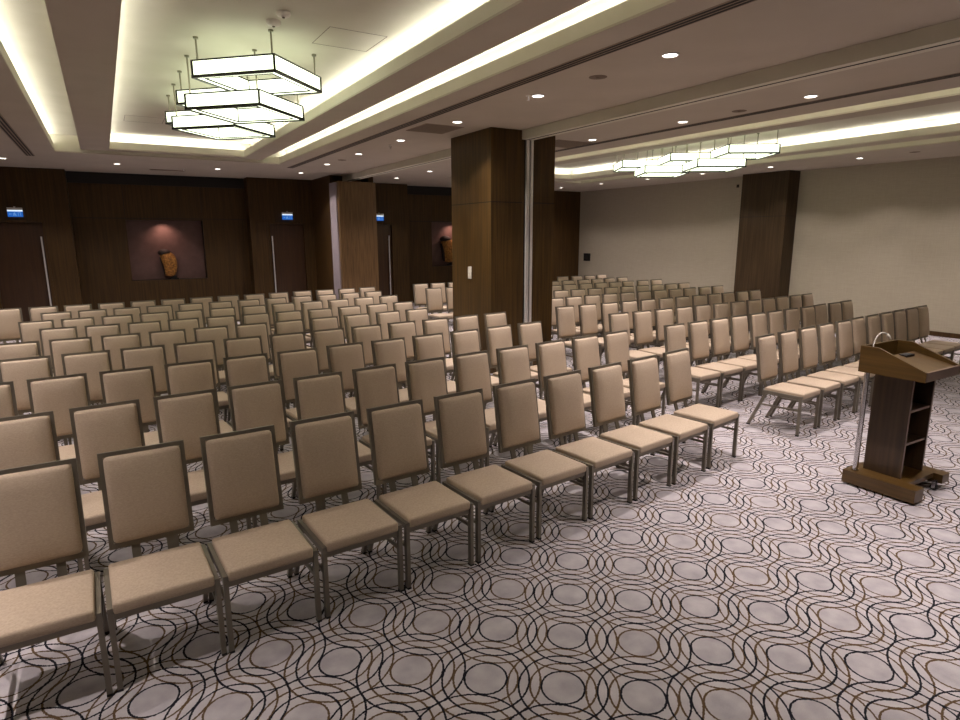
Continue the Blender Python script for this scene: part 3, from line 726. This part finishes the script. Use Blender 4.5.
PLACES = {
'L1': [(-0.435, 3.584, 1), (0.062, 3.604, 1.8), (0.554, 3.618, 2.5), (1.059, 3.647, 3.3), (1.561, 3.675, 4), (2.072, 3.713, 4.7), (2.592, 3.764, 5.5), (3.102, 3.813, 6.3), (3.622, 3.874, 7), (4.14, 3.938, 7.8), (4.684, 4.024, 8.6)],
'L2': [(-0.591, 4.676, 4.2), (-0.102, 4.713, 4.4), (0.391, 4.75, 4.6), (0.887, 4.791, 4.9), (1.383, 4.825, 5.1), (1.895, 4.886, 5.4), (2.402, 4.931, 5.6), (2.922, 4.99, 5.9), (3.441, 5.041, 6.2), (3.964, 5.095, 6.4), (4.499, 5.156, 6.7), (5.025, 5.221, 7)],
'L3': [(-0.914, 5.859, 3.9), (-0.429, 5.896, 4.2), (0.06, 5.924, 4.5), (0.55, 5.966, 4.8), (1.044, 6.01, 5.1), (1.543, 6.049, 5.4), (2.057, 6.122, 5.8), (2.56, 6.16, 6.1), (3.073, 6.221, 6.4), (3.586, 6.271, 6.7), (4.115, 6.345, 7), (4.636, 6.401, 7.3)],
'L4': [(-0.742, 7, 3.6), (-0.254, 7.036, 3.9), (0.238, 7.075, 4.2), (0.728, 7.105, 4.5), (1.226, 7.145, 4.8), (1.723, 7.172, 5.1), (2.229, 7.24, 5.4), (2.739, 7.293, 5.7), (3.251, 7.347, 6), (3.767, 7.39, 6.3), (4.295, 7.456, 6.6), (4.817, 7.512, 6.9)],
'L5': [(-0.903, 8.098, 2.3), (-0.42, 8.12, 2.9), (0.067, 8.144, 3.6), (0.552, 8.184, 4.2), (1.046, 8.22, 4.9), (1.534, 8.247, 5.5), (2.031, 8.32, 6.2), (2.532, 8.371, 6.8), (3.034, 8.442, 7.5), (3.546, 8.514, 8.2), (4.05, 8.571, 8.8)],
'L6': [(-0.587, 9.183, 1.5), (-0.114, 9.185, 2.3), (0.361, 9.207, 3), (0.839, 9.26, 3.8), (1.321, 9.281, 4.6), (1.806, 9.319, 5.4), (2.295, 9.372, 6.1), (2.789, 9.414, 6.9), (3.294, 9.497, 7.7), (3.798, 9.572, 8.5), (4.301, 9.64, 9.3)],
'L7': [(-0.881, 10.095, 8), (-0.41, 10.152, 8), (0.067, 10.21, 8), (0.546, 10.275, 8), (1.024, 10.329, 8), (1.511, 10.385, 8), (2.006, 10.457, 8), (2.505, 10.567, 8), (3.005, 10.616, 8), (3.504, 10.68, 8), (4.023, 10.778, 8), (4.542, 10.847, 8)],
'L8': [(-0.712, 11.136, 7.8), (-0.248, 11.193, 7.8), (0.22, 11.252, 7.8), (0.688, 11.305, 7.8), (1.165, 11.376, 7.8), (1.642, 11.427, 7.8), (2.128, 11.509, 7.8), (2.62, 11.576, 7.8), (3.117, 11.656, 7.8), (3.615, 11.701, 7.8), (4.122, 11.794, 7.8), (4.634, 11.867, 7.8)],
'L9': [(-1.42, 12.13, 7.5), (-0.938, 12.159, 7.5), (-0.465, 12.188, 7.5), (0.018, 12.229, 7.5), (0.5, 12.316, 7.5), (0.983, 12.368, 7.5), (1.467, 12.444, 7.5), (1.952, 12.516, 7.5), (2.434, 12.551, 7.5), (2.925, 12.657, 7.5), (3.426, 12.75, 7.5), (3.91, 12.776, 7.5), (4.405, 12.826, 7.5), (4.914, 12.929, 7.5)],
'R1': [(6.252, 4.131, 6.4), (6.743, 4.184, 6.2), (7.23, 4.233, 6.1), (7.711, 4.286, 5.9), (8.187, 4.321, 5.8), (8.658, 4.391, 5.6), (9.124, 4.428, 5.5), (9.584, 4.472, 5.3), (10.04, 4.514, 5.2), (10.49, 4.548, 5.1), (10.935, 4.591, 4.9)],
'R2': [(6.071, 5.27, 4.1), (6.549, 5.304, 4.2), (7.025, 5.343, 4.4), (7.498, 5.386, 4.5), (7.969, 5.415, 4.6), (8.438, 5.457, 4.7), (8.904, 5.495, 4.8), (9.368, 5.518, 4.9), (9.83, 5.583, 5), (10.29, 5.609, 5.2), (10.747, 5.658, 5.3)],
'R3': [(6.307, 6.506, 0.7), (6.783, 6.511, 1.1), (7.256, 6.524, 1.5), (7.727, 6.536, 1.9), (8.196, 6.562, 2.2), (8.663, 6.576, 2.6), (9.129, 6.595, 3), (9.592, 6.618, 3.4), (10.053, 6.649, 3.8), (10.512, 6.686, 4.1), (10.97, 6.715, 4.5), (11.425, 6.758, 4.9)],
'R4': [(6.21, 7.62, 1.1), (6.692, 7.628, 1.2), (7.17, 7.627, 1.4), (7.644, 7.647, 1.6), (8.115, 7.669, 1.7), (8.581, 7.675, 1.9), (9.043, 7.703, 2), (9.502, 7.703, 2.2), (9.957, 7.726, 2.3), (10.407, 7.752, 2.5), (10.854, 7.762, 2.6), (11.297, 7.787, 2.7)],
'R5': [(6.887, 8.736, 2.1), (7.36, 8.778, 2.1), (7.833, 8.806, 2.1), (8.306, 8.834, 2.1), (8.779, 8.847, 2.1), (9.252, 8.856, 2.1), (9.725, 8.874, 2.1), (10.198, 8.885, 2.1), (10.67, 8.907, 2.1), (11.143, 8.904, 2.1), (11.616, 8.932, 2.1)],
'R6': [(7.99, 9.938, -0.4), (8.453, 9.951, -0.4), (8.915, 9.942, -0.4), (9.377, 9.94, -0.4), (9.839, 9.923, -0.4), (10.302, 9.912, -0.4), (10.764, 9.907, -0.4), (11.226, 9.918, -0.4), (11.688, 9.939, -0.4)],
'R7': [(8.678, 11.033, 0.7), (9.151, 11.079, 0.7), (9.623, 11.055, 0.7), (10.096, 11.057, 0.7), (10.569, 11.068, 0.7), (11.041, 11.102, 0.7), (11.514, 11.082, 0.7), (11.986, 11.073, 0.7)],
'R8': [(6.035, 11.894, 3.2), (6.51, 11.879, 3.2), (9.438, 12.076, 3.2), (9.935, 12.095, 3.2), (10.431, 12.077, 3.2), (10.928, 12.12, 3.2), (11.424, 12.192, 3.2), (11.92, 12.225, 3.2)],
'R9': [(6.331, 13.146, 2), (6.806, 13.175, 2), (7.281, 13.182, 2), (10.777, 13.341, 2), (11.252, 13.312, 2), (11.727, 13.318, 2), (12.202, 13.357, 2)]}
proto = make_chair()
used = False
def ordn(k): return ORD[k]
for key, row in PLACES.items():
    side = key[0]; rn = int(key[1:]); n = len(row)
    rname = {1: 'front row', 9: 'back row'}.get(rn, '%s row from front' % ORD[rn-1])
    sx = min(1.0, (min(math.hypot(q[0]-p[0], q[1]-p[1]) for p, q in zip(row, row[1:]))-.006)/.493)
    for i, (x, y, a) in enumerate(row):
        c = copy_tree(proto) if used else proto
        used = True
        ang = math.radians(a)
        c.location = (x+math.sin(ang)*.345, y-math.cos(ang)*.345, 0); c.rotation_euler = (0, 0, ang); c.scale = (sx, 1, 1)
        if side == 'L':
            k = n-1-i
            lab = 'beige padded banquet chair, left block, %s, %s from centre aisle' % (rname, ordn(k))
            if k == 0: lab = 'beige padded banquet chair on the centre aisle end of left block, %s' % rname
            c['group'] = 'banquet chairs in the left block, %s' % rname
        else:
            pocket = x < 7.6 and rn >= 8
            if pocket:
                lab = 'beige padded banquet chair just left of main column, right block, %s, %s from left' % (rname.replace(' from front', ''), ordn(i))
            else:
                lab = 'beige padded banquet chair, right block, %s, %s from right wall' % (rname, ordn(n-1-i))
                if i == n-1: lab = 'beige padded banquet chair at the right wall end of right block, %s' % rname
            c['group'] = 'banquet chairs in the right block, %s' % rname
        c['label'] = lab
